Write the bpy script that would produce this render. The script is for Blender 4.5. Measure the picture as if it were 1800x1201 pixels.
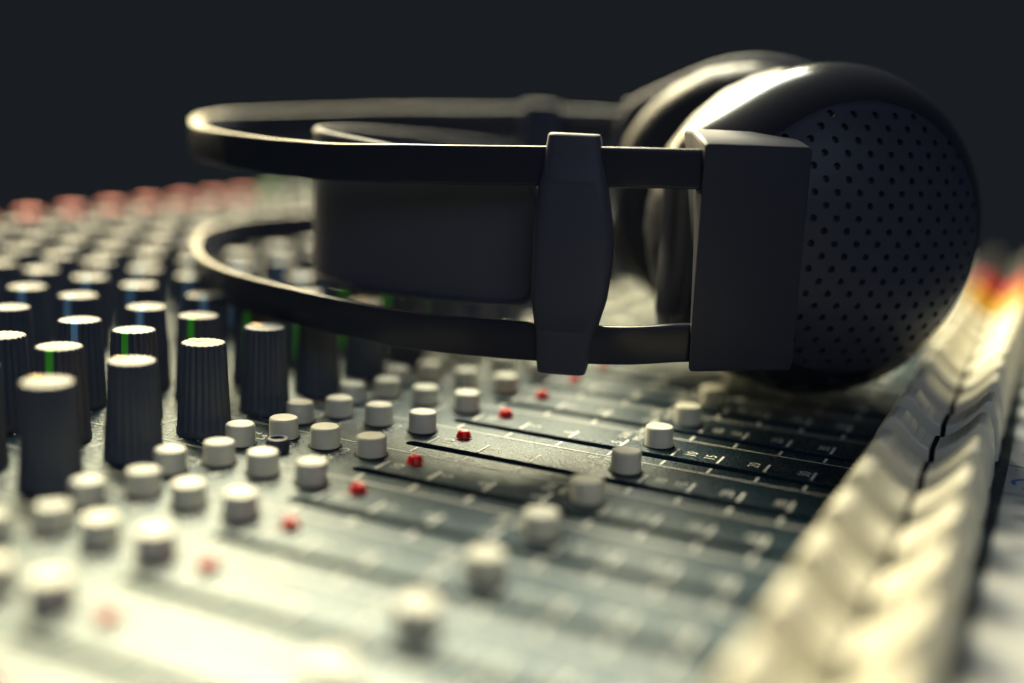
import bpy, bmesh, math, random
from mathutils import Vector, Matrix
random.seed(7)
S = 0.026                                   # one channel strip of the console is 26 mm wide; lengths below are in strips
sc = bpy.context.scene
for o in list(bpy.data.objects): bpy.data.objects.remove(o)

# ------------------------------------------------------------------ camera
CAM = Vector((5.34646, -9.92971, 3.50120))
RT = Vector((0.90011796, 0.43333815, 0.04478511)); DN = Vector((0.12917876, -0.16731265, -0.97740438)); FW = Vector((-0.41605349, 0.88556452, -0.20657921))
cd = bpy.data.cameras.new('camera'); cam = bpy.data.objects.new('camera', cd); sc.collection.objects.link(cam)
M = Matrix((RT, -DN, -FW)).transposed().to_4x4(); M.translation = CAM * S
cam.matrix_world = M
cd.sensor_width = 36.0; cd.lens = 36.0 * 2036.5 / 1800.0
cd.clip_start = 0.005; cd.clip_end = 50
cd.dof.use_dof = True; cd.dof.focus_distance = 11.75 * S; cd.dof.aperture_fstop = 2.5
sc.camera = cam
sc.render.resolution_x, sc.render.resolution_y = 1024, 683

# ------------------------------------------------------------------ dark studio and its lamps
w = bpy.data.worlds.new('World'); sc.world = w; w.use_nodes = True
bg = w.node_tree.nodes['Background']; bg.inputs[0].default_value = (0.0098, 0.0124, 0.0152, 1); bg.inputs[1].default_value = 1.0
sc.view_settings.view_transform = 'Standard'; sc.view_settings.look = 'None'
sc.view_settings.exposure = 0; sc.view_settings.gamma = 1

def softbox(name, az, el, dist, sx, sy, power, col, aim=(1.0, 1.0, 0.8)):
    """area lamp seen from the console in direction az (degrees from +v towards -u) and elevation el"""
    a, e = math.radians(az), math.radians(el)
    d = Vector((-math.sin(a) * math.cos(e), math.cos(a) * math.cos(e), math.sin(e)))
    ld = bpy.data.lights.new(name, 'AREA'); ld.shape = 'RECTANGLE'; ld.size = sx * S; ld.size_y = sy * S
    ld.energy = power; ld.color = col
    o = bpy.data.objects.new(name, ld); sc.collection.objects.link(o)
    o.location = (Vector(aim) + d * dist) * S
    o.rotation_euler = (-d).to_track_quat('-Z', 'Y').to_euler()
    return o
WARM = (1.0, 0.835, 0.47)
softbox('key_softbox', 58, 44, 44, 24, 18, 25.0, WARM)
softbox('side_softbox', 44, 24, 44, 32, 8, 4.2, (1.0, 0.84, 0.44))
softbox('back_softbox', 32, 34, 44, 22, 14, 19.0, (1.0, 0.89, 0.58))
softbox('low_softbox', 51, 11, 44, 34, 10, 6.0, WARM)
softbox('top_softbox', 40, 52, 42, 24, 12, 17.0, (0.94, 0.94, 0.76))
softbox('front_fill', 215, 36, 36, 22, 16, 1.3, (0.62, 0.75, 1.0))

# ------------------------------------------------------------------ materials
def mat(name, col, rough=0.5, spec=0.5, metal=0.0, grain=0.0, gscale=60.0, bump=0.0, bdist=0.0004, sss=0.0, var=0.0, coat=0.0):
    m = bpy.data.materials.new(name); m.use_nodes = True
    nt = m.node_tree; b = nt.nodes['Principled BSDF']
    b.inputs['Base Color'].default_value = (*col, 1); b.inputs['Roughness'].default_value = rough
    b.inputs['Specular IOR Level'].default_value = spec; b.inputs['Metallic'].default_value = metal
    b.inputs['Coat Weight'].default_value = coat
    if sss:
        b.inputs['Subsurface Weight'].default_value = sss; b.inputs['Subsurface Radius'].default_value = (0.002, 0.0012, 0.0006)
        b.inputs['Subsurface Scale'].default_value = 1.0
    if grain or bump or var:
        tc = nt.nodes.new('ShaderNodeTexCoord')
        n = nt.nodes.new('ShaderNodeTexNoise'); n.inputs['Scale'].default_value = gscale / S; n.inputs['Detail'].default_value = 2.0
        nt.links.new(tc.outputs['Object'], n.inputs['Vector'])
        if grain:
            mr = nt.nodes.new('ShaderNodeMapRange'); mr.inputs['From Min'].default_value = 0.3; mr.inputs['From Max'].default_value = 0.7
            mr.inputs['To Min'].default_value = max(rough - grain, 0.05); mr.inputs['To Max'].default_value = min(rough + grain, 1)
            nt.links.new(n.outputs['Fac'], mr.inputs['Value']); nt.links.new(mr.outputs[0], b.inputs['Roughness'])
        if bump:
            bp = nt.nodes.new('ShaderNodeBump'); bp.inputs['Strength'].default_value = bump; bp.inputs['Distance'].default_value = bdist
            nt.links.new(n.outputs['Fac'], bp.inputs['Height']); nt.links.new(bp.outputs[0], b.inputs['Normal'])
        if var:
            n2 = nt.nodes.new('ShaderNodeTexNoise'); n2.inputs['Scale'].default_value = 1.3 / S; n2.inputs['Detail'].default_value = 5
            nt.links.new(tc.outputs['Object'], n2.inputs['Vector'])
            mx = nt.nodes.new('ShaderNodeMix'); mx.data_type = 'RGBA'
            mx.inputs[6].default_value = (*[c * (1 - var) for c in col], 1); mx.inputs[7].default_value = (*[min(1, c * (1 + var)) for c in col], 1)
            nt.links.new(n2.outputs['Fac'], mx.inputs[0]); nt.links.new(mx.outputs[2], b.inputs['Base Color'])
    return m
PT = (0.68, 0.92, 1.0)                       # cold sheen of the panel's paint
MT = dict(
    panel=mat('panel_paint', (0.006, 0.019, 0.032), 0.33, 0.58, grain=0.12, gscale=38, bump=0.8, bdist=0.0003),
    chassis=mat('chassis_paint', (0.012, 0.013, 0.016), 0.5),
    dark=mat('slot_black', (0.006, 0.006, 0.008), 0.7, 0.2),
    ink=mat('panel_print', (0.70, 0.72, 0.68), 0.55, 0.3),
    knob=mat('knob_black', (0.046, 0.058, 0.088), 0.42, 0.35, bump=0.15, gscale=30),
    button=mat('button_plastic', (0.60, 0.60, 0.53), 0.42, 0.4, var=0.05, bump=0.06, gscale=25),
    cap=mat('fader_cap_cream', (0.78, 0.74, 0.60), 0.42, 0.35, var=0.05),
    capy=mat('fader_cap_yellow', (0.66, 0.40, 0.02), 0.45), capr=mat('fader_cap_red', (0.50, 0.03, 0.03), 0.45), capk=mat('fader_cap_dark', (0.03, 0.03, 0.03), 0.45),
    led=mat('led_red', (0.62, 0.006, 0.012), 0.25, 0.5, sss=0.3),
    strip=mat('write_on_strip', (0.46, 0.47, 0.46), 0.5, 0.3, var=0.04), pen=mat('pen_blue', (0.02, 0.16, 0.5), 0.5), pend=mat('pen_dark', (0.02, 0.02, 0.05), 0.5),
    white=mat('pointer_white', (0.72, 0.72, 0.68), 0.4), blue=mat('pointer_blue', (0.22, 0.46, 0.72), 0.4), green=mat('pointer_green', (0.06, 0.58, 0.03), 0.4),
    yellow=mat('pointer_yellow', (0.75, 0.42, 0.04), 0.4), red=mat('knob_red', (0.62, 0.05, 0.06), 0.4), grey=mat('knob_grey', (0.16, 0.19, 0.22), 0.4), lgreen=mat('knob_green', (0.12, 0.36, 0.14), 0.4),
    hp=mat('headphone_plastic', (0.024, 0.027, 0.041), 0.24, 0.17, grain=0.015, gscale=30),
    hpm=mat('headphone_matte', (0.050, 0.055, 0.084), 0.48, 0.18, grain=0.06, gscale=40, bump=0.25, bdist=0.00015),
    cover=mat('cover_plastic', (0.040, 0.044, 0.066), 0.44, 0.25, grain=0.05, gscale=40, bump=0.15, bdist=0.00012),
    shell=mat('cup_shell_gloss', (0.016, 0.018, 0.028), 0.20, 0.5),
    hpb=mat('block_plastic', (0.034, 0.037, 0.054), 0.42, 0.18),
    leather=mat('strap_leather', (0.068, 0.073, 0.102), 0.6, 0.2, bump=0.5, gscale=14, bdist=0.0003),
    pad=mat('pad_leatherette', (0.026, 0.028, 0.038), 0.42, 0.2, bump=0.35, gscale=3.0, bdist=0.0012),
)

MT['panel'].node_tree.nodes['Principled BSDF'].inputs['Specular Tint'].default_value = (*PT, 1)

# ------------------------------------------------------------------ mesh helpers
def mesh(name, vs, fs, m=None, smooth=False, recalc=True, angle=None):
    me = bpy.data.meshes.new(name)
    me.from_pydata([(x * S, y * S, z * S) for x, y, z in vs], [], fs)
    if recalc:
        bm = bmesh.new(); bm.from_mesh(me); bmesh.ops.recalc_face_normals(bm, faces=bm.faces); bm.to_mesh(me); bm.free()
    if m: me.materials.append(m)
    if smooth:
        for p in me.polygons: p.use_smooth = True
        if angle is not None: me.set_sharp_from_angle(angle=math.radians(angle))
    me.update()
    return me
def obj(name, me, parent=None, loc=(0, 0, 0), rz=0.0):
    o = bpy.data.objects.new(name, me); sc.collection.objects.link(o)
    if parent: o.parent = parent
    o.location = Vector(loc) * S; o.rotation_euler = (0, 0, rz)
    return o
def thing(name, label, cat, loc):
    o = bpy.data.objects.new(name, None); sc.collection.objects.link(o); o.location = Vector(loc) * S
    o['label'] = label; o['category'] = cat; o.empty_display_size = 0.02
    return o
class MB:
    def __init__(s): s.v = []; s.f = []
    def box(s, x0, x1, y0, y1, z0, z1):
        b = len(s.v); s.v += [(x, y, z) for z in (z0, z1) for y in (y0, y1) for x in (x0, x1)]
        s.f += [tuple(b + i for i in q) for q in ((0, 2, 3, 1), (4, 5, 7, 6), (0, 1, 5, 4), (2, 6, 7, 3), (0, 4, 6, 2), (1, 3, 7, 5))]
    def quad(s, *p):
        b = len(s.v); s.v += list(p); s.f.append(tuple(range(b, b + len(p))))
    def sheet(s, x0, x1, y0, y1, z): s.quad((x0, y0, z), (x1, y0, z), (x1, y1, z), (x0, y1, z))
    def rings(s, rs, cap0=True, cap1=True, closed=False):
        b = len(s.v); n = len(rs[0])
        for r in rs: s.v += list(r)
        m = len(rs)
        for i in range(m if closed else m - 1):
            for j in range(n):
                s.f.append((b + i * n + j, b + i * n + (j + 1) % n, b + ((i + 1) % m) * n + (j + 1) % n, b + ((i + 1) % m) * n + j))
        if not closed:
            if cap0: s.f.append(tuple(b + j for j in range(n))[::-1])
            if cap1: s.f.append(tuple(b + (m - 1) * n + j for j in range(n)))
    def lathe(s, prof, n=32, x=0, y=0, cap0=True, cap1=True):
        s.rings([[(x + r * math.cos(2 * math.pi * j / n), y + r * math.sin(2 * math.pi * j / n), z) for j in range(n)] for r, z in prof], cap0, cap1)
    def mesh(s, name, m, smooth=False, angle=None, recalc=True): return mesh(name, s.v, s.f, m, smooth, recalc, angle)
def crom(pts, k=8, ends=True):
    """Catmull-Rom through pts"""
    P = [Vector(p) for p in pts]; P = [2 * P[0] - P[1]] + P + [2 * P[-1] - P[-2]]
    out = []
    for i in range(1, len(P) - 2):
        for t in range(k):
            t /= k; a, b, c, d = P[i - 1:i + 3]
            out.append(0.5 * ((2 * b) + (c - a) * t + (2 * a - 5 * b + 4 * c - d) * t * t + (3 * b - a - 3 * c + d) * t ** 3))
    out.append(P[-2]); return out
def seen(p, mx=260, my=200):
    q = Vector(p) - CAM; d = q.dot(FW)
    if d < 0.5: return False
    x = 900 + 2036.5 * q.dot(RT) / d; y = 600.5 + 2036.5 * q.dot(DN) / d
    return -mx < x < 1800 + mx and -my < y < 1201 + my

# ------------------------------------------------------------------ the mixing console
C0, C1 = -7, 19                                    # channels in reach of the picture
BEND = -2.0
def pz(u): return 0.0135 * max(0.0, BEND - u)      # the knob field rises very slightly towards the back
ORG = Vector((0, 6, -1.6))
console = thing('mixing_console', 'dark grey mixing console with rows of black knobs, cream buttons and cream faders', 'mixing console', ORG)
def part(name, me, loc=(0, 0, 0), rz=0.0): return obj(name, me, console, Vector(loc) - ORG, rz)

b = MB()
V0, V1 = C0 - 0.07, C1 + 0.93
UL, UB, UF0, UF1 = -12.6, BEND, -0.62, 5.14
for u0, u1 in ((UL, UB), (UB, UF0)): b.quad((u0, V0, pz(u0)), (u1, V0, pz(u1)), (u1, V1, pz(u1)), (u0, V1, pz(u0)))
HW, SL0, SL1 = 0.076, -0.42, 5.03                  # slot half width, its ends
for c in range(C0, C1 + 1):
    y0, y1 = c - 0.07, c + 0.93
    arc0 = [(SL0 + HW - HW * math.cos(a), y0 + HW * math.sin(a)) for a in [math.pi / 2 * i / 5 for i in range(6)]]
    arc1 = [(SL1 - HW + HW * math.sin(a), y0 + HW * math.cos(a)) for a in [math.pi / 2 * i / 3 for i in range(4)]]
    low = arc0 + arc1
    up = [(x, y1 - (y - y0)) for x, y in low]
    b.quad(*[(x, y, 0) for x, y in [(UF0, y0)] + low + [(UF1, y0), (UF1, y1)] + up[::-1] + [(UF0, y1)]])
    for edge, s in ((low, 1), (up, -1)):
        for (xa, ya), (xb, yb) in zip(edge, edge[1:]):
            b.quad((xa, ya, 0), (xb, yb, 0), (xb, yb - 0.005 * s, -0.008), (xa, ya - 0.005 * s, -0.008))
            b.quad((xa, ya - 0.005 * s, -0.008), (xb, yb - 0.005 * s, -0.008), (xb, yb - 0.005 * s, -0.24), (xa, ya - 0.005 * s, -0.24))
b.sheet(UF1, 8.5, V0, V1, 0)
part('top_panel', b.mesh('top_panel', MT['panel'], recalc=False))
b = MB(); b.sheet(UF0, 5.2, V0, V1, -0.24); part('slot_floor', b.mesh('slot_floor', MT['dark'], recalc=False))
b = MB(); b.box(UL + 0.02, 8.48, V0 + 0.02, V1 - 0.02, -1.6, -0.26); part('chassis', b.mesh('chassis', MT['chassis']))

# write-on strip with its dividers and pen marks
b = MB(); b.box(5.15, 6.55, V0, V1, 0.001, 0.022); strip = part('write_on_strip', b.mesh('write_on_strip', MT['strip']))
b = MB(); b.sheet(5.15, 6.55, -0.385, -0.365, 0.025); divl = b.mesh('divider_line', MT['dark'], recalc=False)
for c in range(C0, C1 + 1): obj('divider_line', divl, strip, (0, c, 0))
def stroke(pts, r):
    b = MB(); P = crom([(x, y, 0.0245) for x, y in pts], 6)
    for i in range(len(P) - 1):
        d = (P[i + 1] - P[i]); n = Vector((-d.y, d.x, 0)).normalized() * r * (0.8 + 0.4 * random.random())
        b.quad(P[i] - n, P[i + 1] - n, P[i + 1] + n, P[i] + n)
    return b
def penmark(pts, m, r=0.012):
    obj('pen_mark', stroke(pts, r).mesh('pen_mark', m, recalc=False), strip)
penmark([(5.24, 1.95), (5.22, 2.06), (5.28, 2.16), (5.38, 2.20), (5.48, 2.22)], MT['pen'], 0.022)
penmark([(5.31, 1.88), (5.36, 1.83), (5.42, 1.84), (5.47, 1.88), (5.40, 1.91), (5.32, 1.89)], MT['pend'])
penmark([(5.34, 2.88), (5.40, 2.84), (5.48, 2.86), (5.40, 2.91), (5.36, 2.89)], MT['pend'])
penmark([(5.22, 2.47), (5.235, 2.49), (5.245, 2.48)], MT['pen'])
penmark([(5.26, 1.42), (5.31, 1.38), (5.37, 1.42), (5.30, 1.46)], MT['pend'])
penmark([(5.27, 0.92), (5.34, 0.98), (5.38, 0.88), (5.44, 0.95), (5.46, 0.86)], MT['pend'], 0.02)
penmark([(5.30, 0.05), (5.36, 0.12), (5.42, 0.04), (5.48, 0.1)], MT['pend'], 0.02)
penmark([(5.26, 3.12), (5.34, 3.2), (5.4, 3.12), (5.46, 3.2)], MT['pen'], 0.018)

# printed lettering: text runs along +v, its top towards -u
def text(mb, body, u, v, size, z=0.006, align='LEFT'):
    cu = bpy.data.curves.new('t', 'FONT'); cu.body = body; cu.size = 1.0; cu.align_x = align; cu.resolution_u = 2
    o = bpy.data.objects.new('t', cu); sc.collection.objects.link(o)
    dg = bpy.context.evaluated_depsgraph_get(); me = bpy.data.meshes.new_from_object(o.evaluated_get(dg))
    k = len(mb.v)
    for p in me.vertices: mb.v.append((u - p.co.y * size, v + p.co.x * size, z + pz(u)))
    for p in me.polygons: mb.f.append(tuple(k + i for i in p.vertices))
    bpy.data.objects.remove(o); bpy.data.curves.remove(cu); bpy.data.meshes.remove(me)
TICK = [-0.23, 0.345, 0.92, 1.49, 2.05, 2.525, 3.0, 3.46]
b = MB()
for i, u in enumerate(TICK):
    b.sheet(u - 0.014, u + 0.014, 0.02, 0.285, 0.005); b.sheet(u - 0.014, u + 0.014, -0.335, -0.175, 0.005)
LAB = [('10', -0.07, .10), ('5', 0.47, .16), ('0', 0.86, .15), ('5', 1.43, .10), ('10', 2.23, .10), ('15', 2.43, .10), ('20', 2.88, .10), ('30', 3.38, .10)]
for s, u, v in LAB: text(b, s, u + 0.04, v, 0.165)
b.sheet(UF0, 3.75, -0.381, -0.359, 0.005)
text(b, 'SUB', 1.44, 0.33, 0.135); text(b, 'MIX', 1.60, 0.33, 0.135)
scale_me = b.mesh('printed_scale', MT['ink'], recalc=False)
b = MB()
def slopeline(mb, u0, u1, v, hw=0.008):
    mb.quad((u0, v - hw, pz(u0) + .005), (u1, v - hw, pz(u1) + .005), (u1, v + hw, pz(u1) + .005), (u0, v + hw, pz(u0) + .005))
slopeline(b, UL + .1, UB, -0.37); slopeline(b, UB, UF0, -0.37)
for u in (-2.82, -4.52, -6.30, -8.0, -9.7): b.quad((u - .008, -0.37, pz(u) + .006), (u + .008, -0.37, pz(u) + .006), (u + .008, 0.63, pz(u) + .006), (u - .008, 0.63, pz(u) + .006))
text(b, 'SOLO', -0.74, -0.98, 0.15); text(b, 'MIX', -1.28, -0.98, 0.15); text(b, '1-2', -1.80, -0.84, 0.15); text(b, 'L-R', -1.66, -0.84, 0.12)
KROW = [(-2.32, 'yellow'), (-3.24, 'green'), (-4.00, 'blue'), (-5.05, 'blue'), (-5.88, 'blue'), (-6.74, 'white'), (-7.50, 'white'), (-8.30, 'white'), (-9.08, 'white'), (-9.85, 'white'), (-10.60, 'white'), (-11.38, 'red')]
for u, k in KROW[:6]:
    for i in range(11):
        a = math.radians(-150 + 30 * i); r0, r1 = 0.325, 0.375
        ca, sa = -math.cos(a), math.sin(a)               # zero at the top (-u)
        cu, cv = u, 0.074
        n = (-sa * .008, ca * .008)
        b.quad(*[(cu + ca * r + n[0] * s, cv + sa * r + n[1] * s, pz(u) + .006) for r, s in ((r0, -1), (r1, -1), (r1, 1), (r0, 1))])
text(b, 'L', -2.02, -0.27, 0.12); text(b, 'R', -2.02, 0.36, 0.12); text(b, 'PAN', -1.93, -0.06, 0.11)
for u, s in ((-3.24, 'LF'), (-4.0, 'MF'), (-5.05, 'MF'), (-5.88, 'HF')): text(b, s, u + .42, 0.0, 0.10)
knobprint_me = b.mesh('panel_lettering', MT['ink'], recalc=False)
for c in range(C0, C1 + 1):
    if seen((1.5, c, 0), 900, 500):
        part('printed_scale', scale_me, (0, c, 0)); part('panel_lettering', knobprint_me, (0, c, 0))

# fader caps
def capmesh(m, name):
    pr = [(-.63, .03), (-.60, .22), (-.53, .44), (-.47, .545), (-.43, .585), (-.395, .592), (-.36, .578)]
    n = 9                                            # finger rest: facets with fine grooves
    for i in range(n + 1):
        t = -0.33 + 0.66 * i / n
        z = 0.322 + (0.243 + 0.03 * (t > 0)) * (abs(t) / 0.33) ** 1.6
        pr += [(t - .004, z), (t, z - 0.010), (t + .004, z)] if 0 < i < n else [(t, z)]
    pr += [(.36, .635), (.395, .655), (.425, .65), (.46, .61), (.51, .47), (.55, .25), (.565, .03)]
    cx, cz = 0.0, 0.3
    def ring(v, k): return [(x - (0.016 * (1 if x > 0 else -1) if abs(x) > .36 else 0) * k, v, z - (0.016 if z > .1 else 0) * k) for x, z in pr]
    b = MB(); b.rings([ring(-.266, 1.5), ring(-.258, .7), ring(-.240, 0), ring(.240, 0), ring(.258, .7), ring(.266, 1.5)])
    return b.mesh(name, m, smooth=True, angle=24)
caps = {k: capmesh(MT[m], 'fader_cap') for k, m in (('c', 'cap'), ('y', 'capy'), ('r', 'capr'), ('k', 'capk'))}
b = MB(); b.box(-.026, .026, -.2685, .2685, .031, .330); line_me = b.mesh('index_line', MT['dark'])
b = MB(); b.box(-.10, .10, -.035, .035, -.236, .06); stem_me = b.mesh('fader_stem', MT['dark'])
for c in range(-6, C1):
    k = 'y' if c in (11, 12) else 'r' if c in (13, 14) else 'k' if c > 14 else 'c'
    u = 4.48 + random.uniform(-.012, .012)
    f = part('fader_cap', caps[k], (u, c - 0.07, 0.0)); obj('index_line', line_me, f); obj('fader_stem', stem_me, f)

# push buttons, LEDs
b = MB(); b.lathe([(.146, -.10), (.147, .185), (.142, .203), (.130, .212), (.085, .207), (.03, .205)], 36); btn_me = b.mesh('push_button', MT['button'], True, 40)
b = MB(); b.lathe([(.172, .003), (.172, .007), (.150, .008)], 32); collar_me = b.mesh('button_collar', MT['dark'], True, 30)
BPOS = [(-1.76, -0.055 + 0.0), (-1.545, 0.37), (-1.02, 0.345), (-0.49, 0.365), (1.82, 0.30)]
for c in range(C0, C1 + 1):
    for i, (u, v) in enumerate(BPOS):
        if not seen((u, c + v, 0.1)): continue
        dz = random.choice((0, 0, 0, -.012)) if i < 4 else 0
        o = part('push_button', btn_me, (u, c + v, pz(u) + dz), random.uniform(0, 6)); obj('button_collar', collar_me, o, (0, 0, -dz))
b = MB(); b.lathe([(.088, .002), (.088, .009), (.078, .012), (.075, .040), (.066, .064), (.050, .079), (.044, .075), (.01, .077)], 24); led_me = b.mesh('indicator_light', MT['led'], True, 40)
for c in range(C0, C1 + 1):
    if seen((0, c + .38, 0)): part('indicator_light', led_me, (0, c + .375, 0))
b = MB(); b.lathe([(.115, .0), (.115, .105), (.10, .125), (.07, .128), (.055, .10), (.02, .10)], 28); part('trim_control', b.mesh('trim_control', MT['knob'], True, 35), (-1.33, -1.02, 0))

# knobs
def fl(r, j, n, k):
    a = 2 * math.pi * j / n; return r * (1 - k * (0.5 + 0.5 * math.cos(20 * a)) ** 2)
NK = 120
def kring(r, z, k): return [(fl(r, j, NK, k) * math.cos(2 * math.pi * j / NK), fl(r, j, NK, k) * math.sin(2 * math.pi * j / NK), z) for j in range(NK)]
KH = 0.935
b = MB(); b.rings([kring(.278, .0, 0), kring(.278, .05, 0), kring(.272, .07, .05), kring(.250, .45, .07), kring(.228, KH - .03, .09), kring(.222, KH - .006, .09), kring(.214, KH, .09), kring(.10, KH, 0.0)])
knob_me = b.mesh('knob', MT['knob'], True, 30)
b = MB(); b.lathe([(.215, KH - .02), (.205, KH + .03), (.17, KH + .05), (.05, KH + .055)], 28); redcap = {k: b.mesh('knob_cap', MT[k], True, 30) for k in ('red', 'grey', 'lgreen')}
def pointer(m):
    b = MB(); hw = .036
    for (r0, z0), (r1, z1) in zip([(.276, .10), (.231, KH - .03), (.226, KH - .004)], [(.231, KH - .03), (.226, KH - .004), (.216, KH + .004)]):
        b.quad((r0, -hw, z0), (r0, hw, z0), (r1, hw, z1), (r1, -hw, z1))
    b.quad((.216, -hw, KH + .004), (.216, hw, KH + .004), (.06, hw * .7, KH + .004), (.06, -hw * .7, KH + .004))
    return b.mesh('pointer', MT[m], recalc=False)
pointers = {k: pointer(k) for k in ('yellow', 'green', 'blue', 'white')}
for ri, (u, k) in enumerate(KROW):
    for c in range(C0, C1 + 1):
        p = (u, c - 0.926, pz(u))
        if not seen((p[0], p[1], 0.5), 200, 200): continue
        cc = (0.55, -0.83)                                   # most pointers look towards the operator's right hand
        a = math.atan2(-0.94, 0.34) + random.gauss(0, .10)
        if k == 'yellow': a = math.radians(150 + random.gauss(0, 14))
        if ri in (2, 4) : a += 0.15
        if ri >= 5: a += random.gauss(0, .5)
        o = part('knob', knob_me, p)
        if k == 'red':
            obj('knob_cap', redcap['red' if c < 13 else ('grey', 'lgreen')[c % 2]], o); k2 = 'white'
        else: k2 = k
        obj('pointer', pointers[k2], o, (0, 0, 0), a)

# ------------------------------------------------------------------ the headphones, lying on their side across the console
HORG = Vector((2.6, 2.6, 0.25))
hp = thing('headphones', 'black over-ear headphones with double headband lying on their side on the console', 'headphones', HORG)
def hpart(name, me, parent=None): 
    return obj(name, me, parent or hp, (-HORG) if parent is None else (0, 0, 0))
PLAN = [(2.20, 1.52), (1.92, 1.36), (1.40, 1.09), (.60, .86), (-.32, .65), (-.85, .57), (-1.25, .52), (-1.73, .50), (-2.18, .56), (-2.60, .65), (-3.07, .79), (-3.55, 1.00), (-4.33, 1.54), (-4.97, 2.16), (-5.46, 2.85), (-5.74, 3.60), (-5.66, 4.23), (-5.15, 4.83), (-4.15, 5.50), (-3.30, 5.83), (-1.90, 6.16), (-.85, 6.30), (0, 6.38), (.55, 6.42)]
ZU = [2.90, 2.88, 2.87, 2.84, 2.80, 2.78, 2.76, 2.74, 2.74, 2.74, 2.75, 2.76, 2.78, 2.82, 2.86, 2.89, 2.92, 2.97, 3.06, 3.10, 3.16, 3.17, 3.17, 3.17]
ZL = [1.13, 1.12, 1.07, 1.04, 1.03, 1.04, 1.07, 1.10, 1.12, 1.13, 1.14, 1.15, 1.16, 1.20, 1.26, 1.30, 1.36, 1.42, 1.50, 1.54, 1.58, 1.60, 1.60, 1.60]
def sweep(path, sec):
    """sec(i,t) -> list of (a,b): a across in plan, b up"""
    rs = []; n = len(path)
    for i, p in enumerate(path):
        t = (path[min(i + 1, n - 1)] - path[max(i - 1, 0)]); t.z = 0; t.normalize(); nr = Vector((t.y, -t.x, 0))
        rs.append([tuple(p + nr * a_ + Vector((0, 0, 1)) * b_) for a_, b_ in sec(i, i / (n - 1))])
    return rs
def superell(hw, hh, n=20, e=3.2):
    out = []
    for j in range(n):
        a = 2 * math.pi * (j + .5) / n; c, s = math.cos(a), math.sin(a)
        out.append((hw * math.copysign(abs(c) ** (2 / e), c), hh * math.copysign(abs(s) ** (2 / e), s)))
    return out
# section: upright outer face, top edge sloping down to the inside (a > 0 is inwards)
def rounded(poly, r=.03, k=4):
    out = []
    for i, p in enumerate(poly):
        p = Vector(p); a_ = (Vector(poly[i - 1]) - p).normalized(); c_ = (Vector(poly[(i + 1) % len(poly)]) - p).normalized()
        for j in range(k + 1):
            t = j / k; q0, q1 = p + a_ * r, p + c_ * r
            q = q0 * (1 - t) ** 2 + p * 2 * t * (1 - t) + q1 * t * t; out.append((q.x, q.y))
    return out
sec = rounded([(-.125, -.20), (-.125, .195), (-.03, .20), (.125, -.06), (.125, -.20)])
for zz, nm in ((ZU, 'upper'), (ZL, 'lower')):
    path = crom([(x, y, z) for (x, y), z in zip(PLAN, zz)], 8)
    b = MB(); b.rings(sweep(path, lambda i, t: sec))
    hpart('headband_bow', b.mesh('headband_bow', MT['hp'], True, 50))

# sliders clamping both bows
def slider(cx, cy, dx, dy, zl, zu, flip):
    L = math.hypot(dx, dy); e = Vector((dx / L, dy / L, 0)); n = Vector((e.y, -e.x, 0)) * flip
    top, bot = zu + .31, zl - .33
    rows = [(bot, .235, .17, .0), (bot + .012, .250, .19, .0), (bot + .20, .285, .21, .01), (zl + .13, .315, .215, .02), (zl + .15, .322, .225, .025), (zl + .45, .385, .235, .05), (zl + .85, .405, .235, .06), (zl + 1.15, .40, .235, .055),
            (zu - .17, .345, .225, .03), (zu - .15, .338, .215, .025), (zu + .05, .30, .205, .01), (top - .02, .262, .18, .0), (top - .004, .250, .165, 0), (top, .235, .15, 0)]
    rs = []
    for z, hw, hd, off in rows:
        s = -0.02 + 0.06 * max(0, 1 - abs(z - (zl + zu) / 2) / 1.2)     # leans slightly like the real casting
        rs.append([tuple(Vector((cx, cy, z)) + e * (a_ + s - .03) + n * (b_ + off)) for a_, b_ in superell(hw, hd, 28, 5)])
    b = MB(); b.rings(rs); return b.mesh('slider', MT['hpm'], True, 32)
hpart('slider', slider(.88, .95, .80, .26, 1.06, 2.86, 1))
hpart('slider', slider(-1.85, 6.17, 1.2, .2, 1.58, 3.12, -1))

# inner strap
SP = [(.42, 1.10), (.10, 1.06), (-.50, .99), (-1.25, .99), (-1.95, 1.08), (-2.50, 1.33), (-2.86, 1.85), (-3.00, 2.60), (-2.90, 3.40), (-2.62, 4.20), (-2.20, 5.0), (-1.75, 5.6)]
SPp = crom([(x, y, 0) for x, y in SP], 7); NS = len(SPp)
def sz(i):
    t = i / (NS - 1); g = math.sin(min(1, max(0, t)) * math.pi) ** 0.8
    x = min(t, 1 - t) / 0.055; r = math.sqrt(max(0, 1 - (1 - min(1, x)) ** 2))   # rounded ends
    mid = 1.98 + .11 * g + .15 * t; hh = .57 + .26 * g
    hh = hh - .26 * (1 - r)
    return mid - hh, mid + hh
rs = []
for i, p in enumerate(SPp):
    t = (SPp[min(i + 1, NS - 1)] - SPp[max(i - 1, 0)]).normalized(); nr = Vector((t.y, -t.x, 0))
    z0, z1 = sz(i); th = .035
    r = []
    for k in range(11):
        q = k / 10; z = z0 + (z1 - z0) * q; r.append(tuple(p + nr * (th + .02 * math.sin(q * math.pi)) + Vector((0, 0, z))))
    for k in range(11):
        q = 1 - k / 10; z = z0 + (z1 - z0) * q; r.append(tuple(p + nr * (-th) + Vector((0, 0, z))))
    rs.append(r)
b = MB(); b.rings(rs); strap = hpart('headband_strap', b.mesh('headband_strap', MT['leather'], True, 50))
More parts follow.
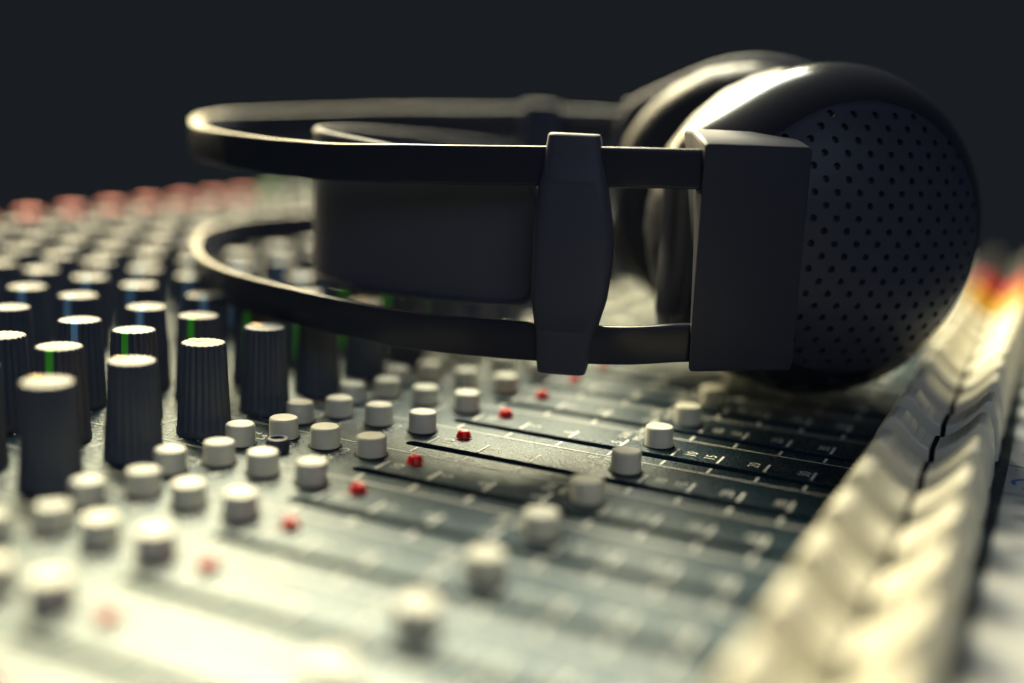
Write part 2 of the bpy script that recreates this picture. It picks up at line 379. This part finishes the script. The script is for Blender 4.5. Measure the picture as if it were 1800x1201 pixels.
def tube(path, r, n=10):
    rs = []
    for i, p in enumerate(path):
        t = (path[min(i + 1, len(path) - 1)] - path[max(i - 1, 0)]).normalized()
        a = t.cross(Vector((0, 0, 1))); a = a.normalized() if a.length > .05 else Vector((1, 0, 0)); c = a.cross(t).normalized()
        rs.append([tuple(p + (a * math.cos(2 * math.pi * j / n) + c * math.sin(2 * math.pi * j / n)) * r) for j in range(n)])
    b = MB(); b.rings(rs); return b
loop = [SPp[i] + Vector((0, 0, sz(i)[1])) for i in range(NS - 1, -1, -1)] + [SPp[i] + Vector((0, 0, sz(i)[0])) for i in range(NS)]
hpart('strap_piping', tube(loop, .05).mesh('strap_piping', MT['hpm'], True), strap)
# stitched recess line of the strap's end plate
inner = []
K = 26
for i in range(K, 1, -1): inner.append((i, 1))
for i in range(2, K + 1): inner.append((i, 0))
pth = []
for i, top in inner:
    t = (SPp[i + 1] - SPp[i - 1]).normalized(); nr = Vector((t.y, -t.x, 0)); z0, z1 = sz(i)
    pth.append(SPp[i] + nr * .052 + Vector((0, 0, (z1 - .13) if top else (z0 + .13))))
hpart('strap_end_rib', tube(pth, .016, 8).mesh('strap_end_rib', MT['hpm'], True), strap)
# elastic webbing between strap end and slider
b = MB()
for k in range(7):
    z = 1.62 + .13 * k
    b.box(.36 + .012 * k, .62, 1.075, 1.125, z, z + .1)
hpart('elastic_webbing', b.mesh('elastic_webbing', MT['leather']), strap)

# ear cups
def cup(C, e, n, slab_s, label, padk=1.0):
    e, n = Vector(e).normalized(), Vector(n).normalized(); C = Vector(C); Z = Vector((0, 0, 1))
    def W(s, h, z, k=1.0): return tuple(C + e * s * k + n * h + Z * z * k)
    RG, KR, RC = 1.27, 1.13, 1.853
    s0, s1, zb, zt, hf = slab_s
    # outline of the housing: the round cup drawn out towards the block that takes the bows
    raw = []
    NA = 360
    hull = [(RC * math.cos(2 * math.pi * i / 180), RC * math.sin(2 * math.pi * i / 180)) for i in range(180)] + [(s0 + .10, zt + .04), (s0 + .10, zb + .04)]
    for i in range(NA):
        a_ = 2 * math.pi * i / NA; d = (math.cos(a_), math.sin(a_)); best = RC
        for (px, pz_) in hull[-2:]:
            rp = math.hypot(px, pz_); ap = math.atan2(pz_, px)
            if rp > RC:                                   # tangents from the corner to the circle
                da = abs((a_ - ap + math.pi) % (2 * math.pi) - math.pi); lim = math.acos(RC / rp)
                if da < lim: best = max(best, RC / math.cos(lim - da))
        raw.append(best)
    p1, p2 = math.atan2(zt + .04, s0 + .1), math.atan2(zb + .04, s0 + .1)
    for i in range(NA):                                   # straight flank between the two corners
        a_ = 2 * math.pi * i / NA
        if math.cos(a_) < 0 and p1 < a_ < p2 + 2 * math.pi: raw[i] = max(raw[i] if False else 0, -(s0 + .1) / -math.cos(a_))
    rho_ = [sum(raw[(i + k) % NA] for k in range(-9, 10)) / 19 for i in range(NA)]
    def rho(th):
        x = (th / (2 * math.pi) * NA) % NA; i = int(x); f = x - i
        return rho_[i % NA] * (1 - f) + rho_[(i + 1) % NA] * f
    def prof_h(t): return 0.16 + 1.06 * max(0.0, 1 - t ** 2.4) ** 0.58
    def hh(s_, z_): return prof_h(min(1.0, math.hypot(s_, z_) / rho(math.atan2(z_, s_))))
    def lathe(prof, n_=96, c0=False, c1=False, jit=None):
        b = MB()
        b.rings([[W(r * (1 + (jit(2 * math.pi * j / n_, i) if jit else 0)) * math.cos(2 * math.pi * j / n_), h, r * (1 + (jit(2 * math.pi * j / n_, i) if jit else 0)) * math.sin(2 * math.pi * j / n_), KR) for j in range(n_)] for i, (r, h) in enumerate(prof)], c0, c1); return b
    def tring(t, h, n_=180): return [W(t * rho(2 * math.pi * j / n_) * math.cos(2 * math.pi * j / n_), h, t * rho(2 * math.pi * j / n_) * math.sin(2 * math.pi * j / n_)) for j in range(n_)]
    shell = MB()
    shell.rings([tring(.80, -.10), tring(.965, -.10), tring(.992, -.06), tring(1, 0), tring(1, .10)] + [tring(t, prof_h(t) + .004) for t in (.9999, .9985, .996, .992, .987, .98, .97, .957, .94, .92, .90, .875, .85, .83, .81, .79)], False, False)
    ec = hpart('ear_cup', shell.mesh('ear_cup', MT['shell' if padk > 1 else 'hpm'], True, 40)); ec['label'] = label
    # perforated cover, every hole with its own rim and depth
    b = MB(); wx, hz = .215, .116
    idx = {}
    def vert(s, z, dh=0.0):
        k = (round(s, 4), round(z, 4), dh)
        if k not in idx: idx[k] = len(b.v); b.v.append(W(s, hh(s * KR, z * KR) + dh - (.015 if math.hypot(s, z) > 1.345 else 0), z, KR))
        return idx[k]
    for row in range(-14, 15):
        for col in range(-9, 10):
            x = col * wx + (wx / 2 if row % 2 else 0); z = row * hz
            if math.hypot(x, z) > 1.40: continue
            outer = [vert(x - wx / 2, z - hz / 2), vert(x, z - hz / 2), vert(x + wx / 2, z - hz / 2), vert(x + wx / 2, z + hz / 2), vert(x, z + hz / 2), vert(x - wx / 2, z + hz / 2)]
            if math.hypot(x, z) > RG: b.f.append(tuple(outer)); continue
            nh = 12; rr = .034
            # start the ring at the lower left, two hole vertices per outer vertex
            ang = [math.radians(-150 + 30 * j) for j in range(nh)]
            ring = [vert(x + rr * math.cos(a), z + rr * math.sin(a)) for a in ang]
            lip = [vert(x + rr * .9 * math.cos(a), z + rr * .9 * math.sin(a), -.012) for a in ang]
            flo = [vert(x + rr * .85 * math.cos(a), z + rr * .85 * math.sin(a), -.07) for a in ang]
            near = {0: 0, 1: 2, 2: 4, 3: 6, 4: 8, 5: 10}
            # hole angles: -150,-120(..0)  -> outer 0 at -152deg, 1 at -90, 2 at -28, 3 at 28, 4 at 90, 5 at 152
            own = [0, 2, 4, 6, 8, 10]
            for q in range(6):
                i0, i1 = own[q], own[(q + 1) % 6]
                a0, a1, a2 = ring[i0], ring[(i0 + 1) % nh], ring[i1]
                b.f.append((outer[q], outer[(q + 1) % 6], a2, a1, a0))
            for j in range(nh):
                k2 = (j + 1) % nh
                b.f.append((ring[j], ring[k2], lip[k2], lip[j])); b.f.append((lip[j], lip[k2], flo[k2], flo[j]))
            b.f.append(tuple(flo))
    hpart('perforated_cover', b.mesh('perforated_cover', MT['cover'], True, 35), ec)
    # mounting block that takes both bows, and the shoulder running from it into the cup
    def slabring(h, g, rr=.05, ov=0.0):
        pts = []; q = min(1, max(0, (hf - h) / .5)); up = .12 * q      # the block's top rises towards the cup, its flank draws in
        for (sx, zz, a0) in ((s1 - g - rr, zt + up - g - rr, 0), (s0 + g + rr + .06 * q, zt + up - g - rr, 90), (s0 + g + rr + .42 * q, zb - up * .4 + g + rr, 180), (s1 - g - rr, zb - up * .4 + g + rr, 270)):
            for k in range(9):
                a = math.radians(a0 + 90 * k / 8); pts.append((sx + rr * math.cos(a), h, zz + rr * math.sin(a)))
        return pts
    def WL(p): return [W(*q) for q in p]
    b = MB(); b.rings([WL(slabring(hf - .72, .02)), WL(slabring(hf - .68, 0)), WL(slabring(hf - .5, 0)), WL(slabring(hf - .25, 0)), WL(slabring(hf - .020, 0)), WL(slabring(hf - .006, .006)), WL(slabring(hf, .020))])
    hpart('mounting_block', b.mesh('mounting_block', MT['hpb'], True, 30), ec)
    # ear pad, soft and creased
    prof = [(1.34, -.06), (1.42, -.11), (1.48, -.22), (1.515, -.40), (1.515, -.62), (1.46, -.80), (1.35, -.92), (1.19, -.965), (1.03, -.93), (.92, -.84), (.88, -.66), (.88, -.20), (.86, -.14)]
    ph = [random.uniform(0, 6.3) for _ in range(6)]
    def jit(a, i): return 0.0045 * math.sin(17 * a + ph[i % 6]) * (0.5 + .5 * math.sin(3 * a + ph[0])) + .003 * math.sin(29 * a + 1.7 * i + 2 * math.sin(4 * a)) + .003 * math.sin(7 * a - i)
    hpart('ear_pad', lathe([(r * padk, h * 1.2) for r, h in prof], 200, jit=jit).mesh('ear_pad', MT['pad'], True), ec)
    b = lathe([(.95, -.16), (.9, -.17), (.02, -.17)], 48, False, True); hpart('driver_cloth', b.mesh('driver_cloth', MT['leather'], True), ec)
    return ec
cup((2.85, 3.43, 2.17), (.766, .643, 0), (.643, -.766, 0), (-2.00, -.83, -1.325, .97, 1.20), 'near ear cup with perforated outer cover', 1.05)
cup((1.48, 5.62, 2.32), (.995, .10, 0), (-.10, .995, 0), (-2.00, -.83, -1.05, 1.08, 1.20), 'far ear cup turned with its pad towards the viewer', 1.0)
